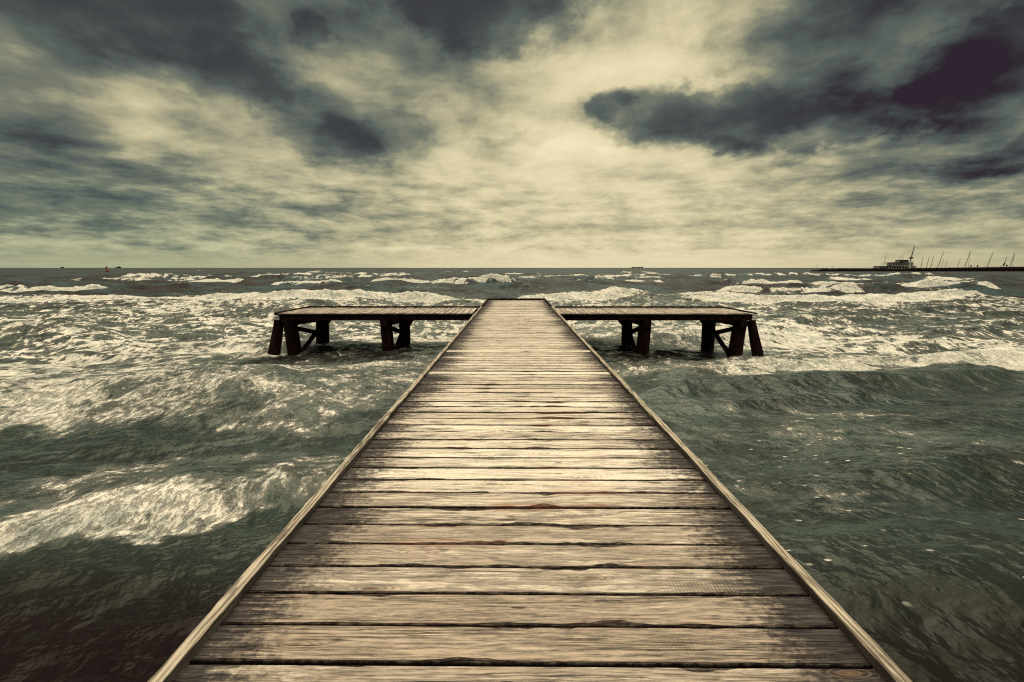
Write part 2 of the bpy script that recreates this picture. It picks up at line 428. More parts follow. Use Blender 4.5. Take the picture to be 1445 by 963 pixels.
# ------------------------------------------------------------------ the sea
def build_sea():
    OY = -1.0
    r = [0.9]
    while r[-1] < 9000:
        q = r[-1]
        r.append(q*(1 + (0.0058 if q < 60 else 0.0058 + 0.012*min(1, math.log(q/60)/2.0))))
    r = np.array(r); nr = len(r)
    nt = 1080
    ang = np.linspace(math.radians(-76), math.radians(76), nt)
    RR, TT = np.meshgrid(r, ang, indexing='ij')
    X0 = RR*np.sin(TT); Y0 = RR*np.cos(TT) + OY
    D = np.sqrt(X0**2 + Y0**2)
    dr = np.gradient(r)[:, None]
    sp = np.maximum(dr, RR*(ang[1]-ang[0])*0.6)
    dx = np.zeros_like(X0); dy = np.zeros_like(X0); Z = np.zeros_like(X0)
    # wind waves
    calm = 0.30 + 0.70*sstep(6, 28, D) + 0.4*sstep(40, 80, D)
    for i in range(58):
        lam = 0.26*(17/0.26)**((i + RNG.random())/58)
        th = math.radians(-90 + 7 + RNG.normal(0, 24))
        kx, ky = math.cos(th), math.sin(th)
        k = 2*math.pi/lam
        A = 0.0105*lam**0.86
        if lam > 6: A *= 0.8
        ph = RNG.random()*6.28
        w = sstep(2.2, 5.0, lam/sp)
        p = k*(kx*X0 + ky*Y0) + ph
        c, s = np.cos(p), np.sin(p)
        a = A*w*(calm if lam > 1.5 else calm*(0.6+0.4*calm))
        Z += a*c
        q = 0.95
        dx -= q*a*kx*s; dy -= q*a*ky*s
    foam = np.zeros_like(X0); tint = np.zeros_like(X0)
    big = fbm(X0*0.22, Y0*0.33 + 9, 4)
    mid = fbm(X0*0.9 + 5, Y0*1.3, 4)
    # crest lines: (points, height, front length, back length, foam on the face, trailing foam, wobble)
    def crest(pts, A, Lf, Lb, face, trail, tl, wob=0.25, env=None, ragged=0.5, lip=0.0):
        nonlocal Z, foam, dy
        px = np.array([p[0] for p in pts]); py = np.array([p[1] for p in pts])
        rows = np.where((r > max(0.5, abs(py.min()) - 6 - 3*Lf)) & (r < 3 + math.hypot(np.abs(px).max(), py.max()) + 5*max(Lb, tl)))[0]
        r0_, r1_ = rows[0], rows[-1]+1
        Xf = X0[r0_:r1_]; Yf = Y0[r0_:r1_]
        m = (Xf > px[0]-2.5) & (Xf < px[-1]+2.5) & (Yf > py.min()-3*Lf-2) & (Yf < py.max()+5*max(Lb, tl)+2)
        if not m.any(): return
        x_ = Xf[m]; y_ = Yf[m]
        yc = np.interp(x_, px, py)
        yc = yc + wob*(fbm(x_*0.35 + py[0], x_*0 + 3.3, 3) - 0.5)*2 + wob*0.5*(fbm(x_*1.6, x_*0 + py[0], 3) - 0.5)*2
        S = y_ - yc
        L = px[-1] - px[0]
        e = sstep(px[0]-1.0, px[0] + max(0.8, L*0.12), x_)*sstep(px[-1]+1.0, px[-1] - max(0.8, L*0.12), x_)
        if env is not None:
            ex = np.array([q[0] for q in env]); ev = np.array([q[1] for q in env]); fv = np.array([q[2] for q in env])
            e = e*np.interp(x_, ex, ev); fe = np.interp(x_, ex, fv)
        else:
            fe = np.clip(e*1.4, 0, 1)
        var = 0.75 + 0.5*fbm(x_*0.5 + 3*py[0], y_*0.2, 3)
        prof = np.where(S < 0, np.exp(-(S/Lf)**2), np.exp(-(S/Lb)**2))
        H = A*e*var*prof
        lump = (fbm(x_*2.3, y_*2.3, 4, 0.6) - 0.5)*2
        Z[r0_:r1_][m] += H + H*fe*face*lump*0.35
        dy[r0_:r1_][m] -= lip*H*np.exp(-(S/(Lf*0.8))**2)
        rg = ragged*(fbm(x_*1.7 + 11, y_*1.7, 4, 0.6) - 0.5)*2
        T = S + rg*Lf*1.2
        f1 = face*sstep(-2.0*Lf, -1.3*Lf, T)*sstep((Lb*0.9 if py.min() < 44 else Lb*0.35) + 0.3, 0.0, S)
        f2 = trail*sstep(-0.4*Lf, 0.4*Lf, T)*np.exp(-np.maximum(S, 0)/tl)
        fo = np.maximum(f1, f2)*fe*np.clip(e*3, 0, 1)
        if py.min() > 44: fo = fo*sstep(0.30, 0.52, fbm(x_*0.22 + py[0], y_*0.5, 4, 0.6))
        foam[r0_:r1_][m] = np.maximum(foam[r0_:r1_][m], fo)
    # --- residual foam carpet between the shore break and the outer bar
    yB = np.interp(X0, [-12, -9, -7.9, -6, -4, -2.1, 0, 3.4, 5, 7, 8.7, 10, 12.7, 16, 30], [6.5, 8.0, 8.9, 9.3, 9.6, 10.7, 11.4, 11.0, 11.3, 11.6, 12.1, 12.6, 12.0, 13, 15])
    s = Y0 - yB
    carpet = sstep(-0.1, 0.5, s)*(0.50 - 0.10*sstep(3, 14, s))*(1 - 0.92*sstep(35, 42, Y0))
    carpet *= 0.50 + 0.98*big
    carpet -= 0.16*sstep(10, 26, X0)*sstep(40, 20, Y0)
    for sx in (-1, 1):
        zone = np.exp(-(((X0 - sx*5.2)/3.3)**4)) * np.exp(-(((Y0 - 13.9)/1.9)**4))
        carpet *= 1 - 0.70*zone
        tint = np.maximum(tint, zone*0.8)  # dark reflections of the piles put into the water colour
    foam = np.maximum(foam, carpet)
    # --- streaks of old foam inside
    foam = np.maximum(foam, (0.10*sstep(0.45, 0.7, mid))*sstep(2.5, 6, Y0)*sstep(0.2, -0.6, s))
    # --- the breaking waves of the photograph
    crest([(-9.5, 2.6), (-6.2, 3.75), (-5.2, 4.2), (-4.75, 4.6), (-4.2, 5.0), (-3.66, 4.9), (-3.2, 5.3), (-2.64, 5.55), (-1.2, 6.2)],
          0.20, 0.32, 0.8, 0.84, 0.70, 1.0, 0.10, env=[(-9, 1, 1.1), (-5.0, 1, 1.05), (-4.2, .9, .86), (-3.6, .8, .72), (-2.7, .6, .58), (-1.9, .35, .3)], ragged=1.3)
    crest([(-18, 5.3), (-12, 6.8), (-9.6, 7.8), (-8.95, 8.4), (-8.4, 8.8), (-7.9, 8.9), (-7, 8.9), (-6, 9.1), (-4.2, 9.2), (-3, 9.8), (-1.6, 10.6)],
          0.42, 1.15, 1.9, 0.76, 0.72, 2.2, 0.10, env=[(-14, .8, 1), (-8.6, .8, 1), (-7.6, .95, .72), (-6, 1.0, .62), (-4, .9, .62), (-2, .6, .55)], ragged=0.7)
    crest([(2.6, 10.6), (3.43, 10.7), (4.85, 11.2), (6.6, 11.9), (7.3, 11.5), (8.7, 12.2), (9.9, 12.8), (11.4, 12.1), (12.7, 12.0), (14.1, 12.6), (20, 14)],
          0.30, 0.55, 1.6, 0.80, 0.72, 1.6, 0.15, env=[(2.6, .5, .15), (5, .8, .6), (6.5, 1, 1), (8.7, 1, 1), (10, .9, .65), (11.5, 1, 1), (20, 1, 1)], ragged=0.8)
    # loose lacy foam dragged behind the near breaker
    for fx, fy, sx2, sy2, am in ((-3.1, 5.75, 0.8, 0.40, 0.50), (-2.2, 5.9, 0.7, 0.30, 0.42), (-4.1, 6.3, 0.9, 0.45, 0.46), (-5.4, 5.6, 1.0, 0.6, 0.52), (-3.4, 7.4, 0.6, 0.25, 0.34)):
        foam = np.maximum(foam, am*np.exp(-((X0-fx)/sx2)**2 - ((Y0-fy-0.15*(X0-fx))/sy2)**2)*(0.55 + 0.9*mid))
    sheen = 0.30*np.exp(-((X0-5.0)/3.2)**2 - ((Y0-7.6)/2.4)**2) + 0.32*np.exp(-((X0+4.0+(Y0-7.6)*0.3)/1.5)**2 - ((Y0-7.5)/0.8)**2) + 0.16*np.exp(-((X0-3.5)/2.0)**2 - ((Y0-4.6)/1.0)**2)  # thin foam whitening stands in for sky reflection and highlights on smooth water
    foam = np.maximum(foam, sheen*(0.35 + 1.3*fbm(X0*0.8 + 0.5*Y0, Y0*1.6 - 0.3*X0, 4, 0.55)))
    # unbroken ripples rolling in ahead of it on the right
    crest([(2.2, 9.4), (4.5, 9.9), (7.5, 10.4), (11, 10.9), (16, 11.5)], 0.26, 0.5, 0.9, 0.0, 0.0, 1.0, 0.25)
    crest([(3.0, 8.7), (6.0, 9.2), (8.0, 9.4)], 0.12, 0.3, 0.6, 0.0, 0.0, 1.0, 0.25)
    crest([(4.0, 5.2), (6.5, 5.7), (9.5, 5.6)], 0.16, 0.5, 1.0, 0.0, 0.0, 1.0, 0.3)
    crest([(2.2, 3.4), (4.5, 3.6), (7.0, 3.2)], 0.14, 0.5, 1.0, 0.0, 0.0, 1.0, 0.3)
    crest([(-7.0, 6.2), (-4, 7.4), (-2.0, 8.0)], 0.10, 0.6, 1.2, 0.0, 0.0, 1.0, 0.3)
    # outer bar
    crest([(-48, 38), (-42, 37.6), (-36, 36.8), (-28, 38.4), (-16.6, 36.2), (-9.9, 38.6), (-2.8, 38.8)],
          0.54, 0.8, 3.0, 0.86, 0.55, 2.6, 0.6, env=[(-48, .8, .7), (-36, .9, .62), (-30, 1, .9), (-22, 1, 1), (-9, 1.15, 1.05), (-5, 1.0, 1), (-2.8, .5, .5)])
    crest([(-1, 39), (2, 38.6), (4.2, 38), (7.5, 38.3), (9.5, 40), (12, 40.5)], 0.62, 0.8, 3.0, 0.86, 0.5, 2.2, 0.4, env=[(-1, .4, .6), (2, 1, 1), (7.5, 1, 1), (10, .5, .7), (12, .4, .5)])
    crest([(13, 39), (17, 38), (20.1, 37), (25.9, 35.8), (33, 36.4), (39, 38)], 0.58, 0.8, 3.0, 0.86, 0.5, 2.6, 0.5, env=[(13, .4, .6), (19, .8, .95), (26, 1, 1.05), (36, 1, 1.05), (39, .5, .6)])
    crest([(-60, 50), (-54, 50), (-49, 50.5), (-45, 51)], 0.72, 0.9, 2.6, 0.88, 0.4, 2.0, 0.5)
    crest([(-46, 47), (-38, 48), (-29, 47)], 0.6, 1.2, 3.0, 0.0, 0.2, 3.0, 0.5)
    crest([(-14, 50), (-8, 52), (-2, 52), (2, 50)], 0.75, 1.1, 3.0, 0.0, 0.3, 3.0, 0.6)
    crest([(22, 50), (27, 49.5), (32, 48.5), (37, 49.5)], 0.72, 0.9, 2.6, 0.88, 0.4, 2.0, 0.5)
    crest([(36, 53), (43, 50), (52, 51)], 0.7, 1.2, 3.0, 0.2, 0.5, 3.0, 0.5)
    for pts, A in (([(-38, 71), (-33, 71.5), (-27, 73)], .8), ([(-26, 83), (-20, 82), (-13, 81)], .8), ([(-15, 78), (-8, 76), (1, 79)], 1.1),
                   ([(12, 90), (17, 92), (20, 94)], 0.9), ([(18, 78), (22, 76), (25, 78)], 0.9), ([(42, 66), (50, 66), (58, 64), (65, 64)], 1.0), ([(50, 60), (56, 60), (62, 59)], 0.9),
                   ([(34, 76), (40, 75), (47, 75)], 1.0), ([(-70, 88), (-62, 86), (-55, 87)], .8), ([(-92, 118), (-84, 118), (-73, 120)], 1.0), ([(-86, 103), (-78, 104), (-66, 100)], .9),
                   ([(-6, 170), (2, 172), (10, 170)], 1.1), ([(-50, 150), (-44, 150), (-38, 152)], 1.0), ([(62, 148), (70, 150), (84, 150)], 1.1), ([(45, 125), (52, 128), (58, 126)], 1.0),
                   ([(94, 160), (103, 162), (110, 160)], 1.2), ([(95, 140), (105, 138), (116, 134)], 1.1), ([(28, 112), (32, 112), (37, 113)], .9), ([(130, 165), (140, 163), (152, 166)], 1.2), ([(110, 100), (118, 98), (126, 99)], 1.0)):
        crest(pts, A*0.70, 0.9, 2.6, 0.86, 0.30, 1.6, 0.5)
    # random white horses farther out
    rr = random.Random(5)
    for i in range(46):
        y = 75*(420/75)**rr.random(); a = math.radians(rr.uniform(-46, 46)); x = y*math.tan(a); w = rr.uniform(3, 9)*(y/100)**0.4
        crest([(x-w, y+rr.uniform(-1, 1)), (x, y), (x+w, y+rr.uniform(-1, 1))], rr.uniform(.5, .9), 1.2, 3.2, rr.choice([0, 0, .5, 1.0]), 0.3, 3.0, 0.6)
    # flecks
    fleck = np.exp(-((X0-4.6)/1.7)**2 - ((Y0-5.9)/1.2)**2)*0.9 + np.exp(-((X0-2.6)/1.0)**2 - ((Y0-5.6)/1.0)**2)*0.75
    fleck += np.exp(-((X0+2.6)/1.0)**2 - ((Y0-9.6)/0.7)**2)*1.0 + np.exp(-((X0-3.4)/1.6)**2 - ((Y0-3.9)/0.9)**2)*0.45
    fleck += 0.25*sstep(0.5, 0.7, mid)*sstep(9, 3, D)
    # near and side water darkened and browned: lens vignette put into its colour
    tint = np.maximum(tint, sstep(4.9, 3.0, Y0 + 0.18*np.maximum(X0, 0)*0 + (big-0.5)*1.2)*np.where(X0 < 0, 1.0, 0.0) )
    tint = np.maximum(tint, sstep(4.4, 2.4, Y0 + (big-0.5)*1.4)*np.where(X0 > 0, 1.0, 0.0)*0.9)
    tint = np.maximum(tint, 0.35*sstep(0.45, 0.62, mid))
    tint = np.maximum(tint, 0.75*sstep(7, 12, np.abs(X0))*sstep(9.0, 5.5, Y0))
    # broken water round the piles, their dark reflections painted into the water colour
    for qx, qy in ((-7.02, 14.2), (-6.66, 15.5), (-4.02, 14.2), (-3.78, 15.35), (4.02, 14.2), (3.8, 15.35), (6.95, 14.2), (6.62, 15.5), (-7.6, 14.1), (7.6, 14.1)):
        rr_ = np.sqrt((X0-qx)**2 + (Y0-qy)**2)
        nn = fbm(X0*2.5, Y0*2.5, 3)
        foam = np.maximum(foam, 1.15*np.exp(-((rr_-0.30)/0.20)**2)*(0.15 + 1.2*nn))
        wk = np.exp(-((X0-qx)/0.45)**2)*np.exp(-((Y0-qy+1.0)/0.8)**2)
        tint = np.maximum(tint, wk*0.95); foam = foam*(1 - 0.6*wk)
    chop = np.exp(-((np.abs(X0)-5.3)/3.0)**4)*np.exp(-((Y0-13.6)/1.8)**4)
    Z += chop*0.16*(fbm(X0*1.3, Y0*2.2, 4, 0.55) - 0.5)*2
    XX = X0 + dx; YY = Y0 + dy
    Z -= 0.0
    nv = nr*nt
    co = np.empty((nv, 3), np.float32); co[:, 0] = XX.ravel(); co[:, 1] = YY.ravel(); co[:, 2] = Z.ravel()
    idx = np.arange(nv).reshape(nr, nt)
    q = np.stack([idx[:-1, :-1], idx[:-1, 1:], idx[1:, 1:], idx[1:, :-1]], -1).reshape(-1, 4)
    me = bpy.data.meshes.new('sea')
    me.vertices.add(nv); me.vertices.foreach_set('co', co.ravel())
    nf = len(q)
    me.loops.add(nf*4); me.loops.foreach_set('vertex_index', q.ravel().astype(np.int32))
    me.polygons.add(nf); me.polygons.foreach_set('loop_start', np.arange(0, nf*4, 4, dtype=np.int32))
    me.update(calc_edges=True)
    me.shade_smooth()
    for nm, arr in (('foam', foam), ('fleck', fleck), ('tint', tint), ('dist', D)):
        a = me.attributes.new(nm, 'FLOAT', 'POINT'); a.data.foreach_set('value', arr.ravel().astype(np.float32))
    a = me.attributes.new('rest', 'FLOAT_VECTOR', 'POINT')
    rest = np.zeros((nv, 3), np.float32); rest[:, 0] = X0.ravel(); rest[:, 1] = Y0.ravel()
    a.data.foreach_set('vector', rest.ravel())
    o = link('sea', me, mat_water())
    tag(o, kind='structure')
    return o
SEA = build_sea()

# ------------------------------------------------------------------ the pier
DZ = 1.30                      # deck height above mean water
PITCH = 0.1792
Y_G0 = 1.425                   # one of the gaps between planks
XL, XR = -1.182, 1.284         # deck edges
Y_END = 19.85
WY0, WY1 = 13.9, 16.25         # the cross arm
WXL, WXR = -7.42, 7.40

class Planks:
    def __init__(self):
        self.v = []; self.f = []; self.pc = []; self.pd = []; self.pw = []
        self.rnd = random.Random(3)
    def plank(self, c, l0, l1, along, hw, step, age_vignette, chip, tilt=0.0, z=DZ, thick=0.045):
        """one board centred on c across, from l0 to l1 along its length; along is 'x' or 'y'"""
        r = self.rnd; rnd = r.random()
        n = max(3, int((l1-l0)/step) + 1)
        ph = [r.uniform(0, 6.28) for _ in range(8)]
        dz = r.uniform(-0.003, 0.003)
        base = len(self.v)
        prof = 9
        for i in range(n):
            l = l0 + (l1-l0)*i/(n-1)
            def wob(k, o): return math.sin(l*k + ph[o])
            cs = []
            for sgn, o in ((-1, 0), (1, 4)):
                ragged = 0.0009*(wob(23, o) + wob(51, o+1)*0.6 + wob(117, o+2)*0.35)
                midw = math.exp(-((l-0.12)/0.75)**2)
                e = max(0.0, wob(3.1, o+3) + 0.7*wob(7.7, o) + 0.35*wob(19, o+1) - 0.75)
                cs.append((ragged, min(0.024, chip*midw*e*0.004)))
            (r0, c0), (r1, c1) = cs
            pts = [(-hw+r0, -thick), (-hw+r0, -0.006-c0*0.5), (-hw+0.005+c0, -0.0005), (-hw*0.45, 0.001), (0, 0.0016), (hw*0.45, 0.001), (hw-0.005-c1, -0.0005), (hw+r1, -0.006-c1*0.5), (hw+r1, -thick)]
            cc = c + tilt*(l-(l0+l1)/2)
            for vv, zz in pts:
                w = (l, cc+vv, z+dz+zz) if along == 'x' else (cc+vv, l, z+dz+zz)
                self.v.append(w); self.pc.append((l, vv, rnd)); self.pd.append((hw, min(l-l0, l1-l), age_vignette)); self.pw.append(w)
        fl = along != 'x'
        for i in range(n-1):
            for k in range(prof-1):
                a = base+i*prof+k
                q = (a, a+prof, a+prof+1, a+1)
                self.f.append(q if not fl else q[::-1])
        for i, rev in ((0, False), (n-1, True)):
            q = tuple(base+i*prof+k for k in range(prof))
            if rev != fl: q = q[::-1]
            self.f.append(q)
    def build(self, name, parent):
        me = bpy.data.meshes.new(name)
        me.from_pydata(self.v, [], self.f)
        for nm, arr in (('pc', self.pc), ('pd', self.pd), ('pw', self.pw)):
            a = me.attributes.new(nm, 'FLOAT_VECTOR', 'POINT')
            a.data.foreach_set('vector', np.array(arr, np.float32).ravel())
        me.update()
        return link(name, me, M_DECK, parent)

pier = empty('pier', (0.045, 1.4, 0))
tag(pier, 'long weathered plank jetty running out to sea with a cross arm on dark piles', 'pier')
PO = Vector(pier.location)
def reparent(o):
    """keep world placement under the pier's base"""
    o.parent = pier; o.matrix_parent_inverse = Matrix.Translation(-PO)
    return o

pk = Planks(); rr = random.Random(21)
k0 = -6
for k in range(k0, 103):
    y = Y_G0 + PITCH*(k+0.5)
    if y + PITCH/2 > Y_END: break
    gap = (rr.choice([0.008, 0.010, 0.012, 0.015]) + (0.009 if k > 14 else 0.003)) if k > 5 else (0.016, 0.012, 0.012, 0.010, 0.013, 0.010)[max(k, 0)]
    near = max(0.0, min(1.0, (2.9 - y)/1.4))
    age_vignette = 0.62*near + rr.uniform(-0.08, 0.24) + (0.08 if y > 14 else 0)  # random weathering plus lens vignette put into the nearest planks' colour
    if k in (25, 34): age_vignette = -0.25
    step = 0.014 if y < 4.5 else (0.03 if y < 8 else 0.08)
    pk.plank(y, XL+0.002, XR-0.002, 'x', PITCH/2-gap/2, step, age_vignette, 1.0 if 1.6 < y < 7 else 0.3, rr.uniform(-0.0018, 0.0018))
reparent(pk.build('deck', None))
for x0, x1, side in ((WXL, XL-0.085, 'left'), (XR+0.085, WXR, 'right')):
    wk = Planks(); wk.rnd = random.Random(8 if side == 'left' else 9)
    x = x0 + 0.09
    while x + 0.09 < x1:
        wk.plank(x, WY0, WY1-0.065, 'y', 0.09-0.006, 0.12, wk.rnd.uniform(0.34, 0.46), 0.0, z=DZ-0.006)
        x += PITCH
    o = reparent(wk.build('side_platform', None))
    o['label'] = 'narrow-planked %s arm of the jetty cross platform' % side

def rail_board(x0, x1, y0, y1, z0, z1, mb_pts, rj):
    """a board running along y with slightly wavering edges"""
    n = max(3, int((y1-y0)/0.05))
    V = []; F = []
    ph = [rj.uniform(0, 6.28) for _ in range(6)]
    for i in range(n+1):
        y = y0 + (y1-y0)*i/n
        w0 = 0.0018*(math.sin(y*9+ph[0])+math.sin(y*31+ph[1])*0.7+math.sin(y*77+ph[4])*0.4); w1 = 0.0018*(math.sin(y*8+ph[2])+math.sin(y*27+ph[3])*0.7+math.sin(y*71+ph[5])*0.4)
        zt = z1 + 0.002*math.sin(y*3+ph[4])
        b = 0.003
        for x, z in ((x0+w0, z0), (x0+w0, zt-b), (x0+w0+b, zt), (x1+w1-b, zt), (x1+w1, zt-b), (x1+w1, z0)):
            V.append((x, y, z))
    for i in range(n):
        for k in range(6):
            a = i*6+k; c = i*6+(k+1) % 6
            F.append((a, c, c+6, a+6))
    F.append(tuple(range(6))[::-1]); F.append(tuple(n*6+k for k in range(6)))
    o = len(mb_pts[0])
    mb_pts[0].extend(V); mb_pts[1].extend(tuple(q+o for q in f) for f in F); mb_pts[2].extend((v[0]+ph[0]*3, v[1]+ph[1], v[2]) for v in V)

for x0, x1, side in ((XL-0.036, XL+0.016, 'left'), (XR-0.016, XR+0.036, 'right')):
    pts = ([], [], []); rj = random.Random(4 if side == 'left' else 6)
    cuts = [0.3, 4.9, 9.4, 13.2, WY1-0.06] if side == 'left' else [0.3, 4.35, 8.8, 12.9, WY1-0.06]
    for a, b in zip(cuts, cuts[1:]):
        sh = rj.uniform(-0.003, 0.003)
        rail_board(x0+sh, x1+sh, a+0.003, b-0.003, DZ+0.004, DZ+0.044, pts, rj)
    me = bpy.data.meshes.new('edge_rail'); me.from_pydata(pts[0], [], pts[1])
    at = me.attributes.new('pc', 'FLOAT_VECTOR', 'POINT'); at.data.foreach_set('vector', np.array(pts[2], np.float32).ravel())
    me.update()
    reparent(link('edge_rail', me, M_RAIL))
# dark kerbs round the head and the arms
mb = MB()
mb.box(XL-0.01, XR+0.01, Y_END-0.06, Y_END+0.04, DZ+0.004, DZ+0.085, 0.008)
mb.box(XL-0.045, XL+0.03, WY1+0.01, Y_END-0.063, DZ+0.004, DZ+0.065, 0.006)
mb.box(XR-0.03, XR+0.045, WY1+0.01, Y_END-0.063, DZ+0.004, DZ+0.065, 0.006)
reparent(mb.build('end_kerb', M_KERB))
for x0, x1, gap in ((WXL, XL-0.06, None), (XR+0.06, WXR, 1)):
    mb = MB()
    mb.box(x0+0.07, x1, WY1-0.06, WY1, DZ-0.004, DZ+0.045, 0.006)
    if gap is None: mb.box(x0, x0+0.06, WY0, WY1, DZ-0.003, DZ+0.04, 0.006)
    else:
        mb.box(x1-0.06, x1, WY0, WY1, DZ-0.003, DZ+0.04, 0.006)
    reparent(mb.build('arm_kerb', M_KERB))
# beams
for sx, xa, xb in ((-1, WXL+0.13, XL-0.03), (1, XR+0.03, WXR-0.13)):
    for yy in (WY0+0.035, WY1-0.25):
        mb = MB(); mb.box(xa, xb, yy, yy+0.16, DZ-0.205, DZ-0.055, 0.008); reparent(mb.build('beam', M_BEAM))
    # plank ends hanging over the outer side
for xx in (XL+0.01, XR-0.17):
    mb = MB(); mb.box(xx, xx+0.16, 0.35, Y_END, DZ-0.27, DZ-0.05, 0.008); reparent(mb.build('beam', M_BEAM))
# outer side trims of the main walk
# piles of the cross arm: (foot x,y, head x,y, foot width, head width, head z)
def pile(fx, fy, hx, hy, wf, wh, hz, sides=8, seed=0):
    r = random.Random(seed); mb = MB(); n = 9; P = []; Rr = []
    z0 = -1.6
    for i in range(n):
        t = i/(n-1); z = z0 + (hz-z0)*t
        tt = (z-0.0)/(hz)
        x = fx + (hx-fx)*tt + r.uniform(-.008, .008); y = fy + (hy-fy)*tt
        P.append((x, y, z)); Rr.append((wf + (wh-wf)*max(0, tt))/2*r.uniform(0.97, 1.03))
    mb.tube(P, Rr, 12)
    return reparent(mb.build('pile', M_PILE, smooth=False))
CAP = DZ-0.21
def bent(sx, fx_f, fx_b, hxf, hxb, yf, yb, wf, wb):
    pile(fx_f, yf, hxf, yf, wf, wf*0.93, CAP, seed=int(abs(fx_f)*100))
    pile(fx_b, yb, hxb, yb, wb, wb*0.97, CAP, seed=int(abs(fx_b)*100)+3)
    mb = MB(); mb.bar((hxf, yf-0.28, CAP-0.07), (hxb, yb+0.3, CAP-0.07), 0.24, 0.20, bevel=0.01); reparent(mb.build('cap_beam', M_BEAM))
    # crossed braces between the two piles
    mb = MB(); mb.bar((hxf+sx*-0.17, yf+0.03, CAP-0.28), (hxb+sx*-0.12, yb-0.02, 0.42), 0.13, 0.08, bevel=0.006); reparent(mb.build('cross_brace', M_BEAM))
    mb = MB(); mb.bar((fx_f+sx*-0.19, yf+0.02, 0.02), (hxb+sx*-0.02, yb-0.10, 0.78), 0.13, 0.08, bevel=0.006); reparent(mb.build('cross_brace', M_BEAM))
    # knee under the long beam
    mb = MB(); mb.bar((hxb-sx*0.10, yb, CAP-0.34), (hxb-sx*0.36, yb+0.02, CAP+0.0), 0.12, 0.12, bevel=0.006); reparent(mb.build('knee_brace', M_BEAM))
bent(-1, -7.02, -6.66, -7.10, -6.62, 14.2, 15.5, 0.43, 0.44)
bent(-1, -4.02, -3.78, -4.07, -3.76, 14.2, 15.35, 0.40, 0.38)
bent(1, 4.02, 3.80, 4.08, 3.80, 14.2, 15.35, 0.42, 0.38)
bent(1, 6.95, 6.62, 7.05, 6.62, 14.2, 15.5, 0.43, 0.44)
pile(-7.62, 14.1, -7.48, 14.3, 0.36, 0.29, DZ-0.24, seed=71)
pile(7.62, 14.1, 7.42, 14.3, 0.34, 0.25, DZ-0.24, seed=72)
# piles under the walkway
for yy in (3.2, 7.2, 11.2, 14.3, 18.9):
    for xx in (-0.95, 1.04):
        mb = MB(); mb.tube([(xx, yy, -1.6), (xx, yy, DZ-0.275)], [0.17, 0.15], 12); reparent(mb.build('pile', M_PILE))

# ------------------------------------------------------------------ far harbour
QY = 331.0
SC = 0.507                     # metres per photo pixel at the quay, used as plain lengths below
def hx(px): return (px-727)*SC+0.3
def hx2(px, y): return (px-727)*SC*(y/QY)+0.3
quay = empty('harbour_mole', (219, QY, 0))
tag(quay, 'long dark harbour mole stretching along the horizon at the right', 'breakwater')
def q_add(mb, name, mat):
    o = mb.build(name, mat); o.parent = quay; o.matrix_parent_inverse = Matrix.Translation(-Vector(quay.location)); return o
mb = MB(); mb.prism([(215.5, -2), (216.2, 0.9), (218.5, 1.55), (232, 1.65), (262, 1.75), (285, 1.9), (285, -2)], QY, QY+7); q_add(mb, 'low_mole', M_STONE)
# raised quay with recesses in its face
x0, x1 = 285.05, 425.0
def qtop(x): return 2.35 + (x-285)/(365-285)*1.0
mb = MB()
N_ = 36
for i in range(N_):
    a = x0 + (x1-x0)*i/N_; b = x0 + (x1-x0)*(i+1)/N_
    mb.prism([(a, 0.95+(qtop(a)-2.35)*0.9), (a, qtop(a)), (b, qtop(b)), (b, 0.95+(qtop(b)-2.35)*0.9)][::-1], QY-1.0, QY+8)
q_add(mb, 'quay_deck', M_STONE)
mb = MB(); mb.box(x0, x1, QY-0.8, QY+8, -2, 0.62, 0.0); q_add(mb, 'quay_foot', M_STONE)
mb = MB(); mb.box(x0, x1, QY+0.4, QY+1.0, 0.62, 2.4); q_add(mb, 'recess_wall', M_PALE)
x = x0+0.3
rq = random.Random(2); j = 0
while x < x1-2:
    wide = 3.1 if j % 4 == 3 else 1.15
    if x < 330: wide = rq.choice([0.5, 0.9, 1.8])
    mb = MB(); mb.box(x, x+wide, QY-0.9, QY+0.4, 0.6, 1.0+(qtop(x)-2.35)*0.9+0.05); q_add(mb, 'quay_pier', M_STONE)
    x += wide + rq.uniform(1.2, 1.7); j += 1
for i in range(13): 
    a = 300+i*9.0; mb = MB(); mb.tube([(a, QY-0.6, qtop(a)), (a, QY-0.6, qtop(a)+0.55)], 0.14, 6); q_add(mb, 'bollard', M_STONE)
# small low clutter along the mole: heaps of stones
rq = random.Random(14)
for px_ in [1164, 1168, 1177, 1186, 1189, 1191, 1193, 1196, 1198, 1203, 1207, 1213, 1219, 1225]:
    w = rq.uniform(.5, 1.2); h_ = rq.uniform(.35, .8); xx = hx(px_)
    mb = MB()
    mb.prism([(xx-w, 1.5), (xx-w*.6, 1.6+h_*.8), (xx+w*.1, 1.65+h_), (xx+w*.8, 1.6+h_*.5), (xx+w, 1.5)], QY+2, QY+3.5); q_add(mb, 'stone_heap', M_SHIPD)

def lamp_post(px_, h_, label, y=QY+3):
    t = empty('lamp_post', (hx(px_), y, 1.6)); tag(t, label, 'lamp post', 'thin lamp posts on the mole')
    mb = MB(); mb.tube([(0, 0, 0), (0, 0, h_)], [0.09, 0.06], 6); mb.build('post', M_MAST, t)
    mb = MB(); mb.box(-0.22, 0.22, -0.15, 0.15, h_, h_+0.3, 0.05); mb.build('lamp_head', M_SHIPD, t)
    return t
lamp_post(1156, 3.0, 'thin lamp post at the outer tip of the mole')
lamp_post(1177, 1.9, 'short lamp post on the low mole, left of the stone heaps')

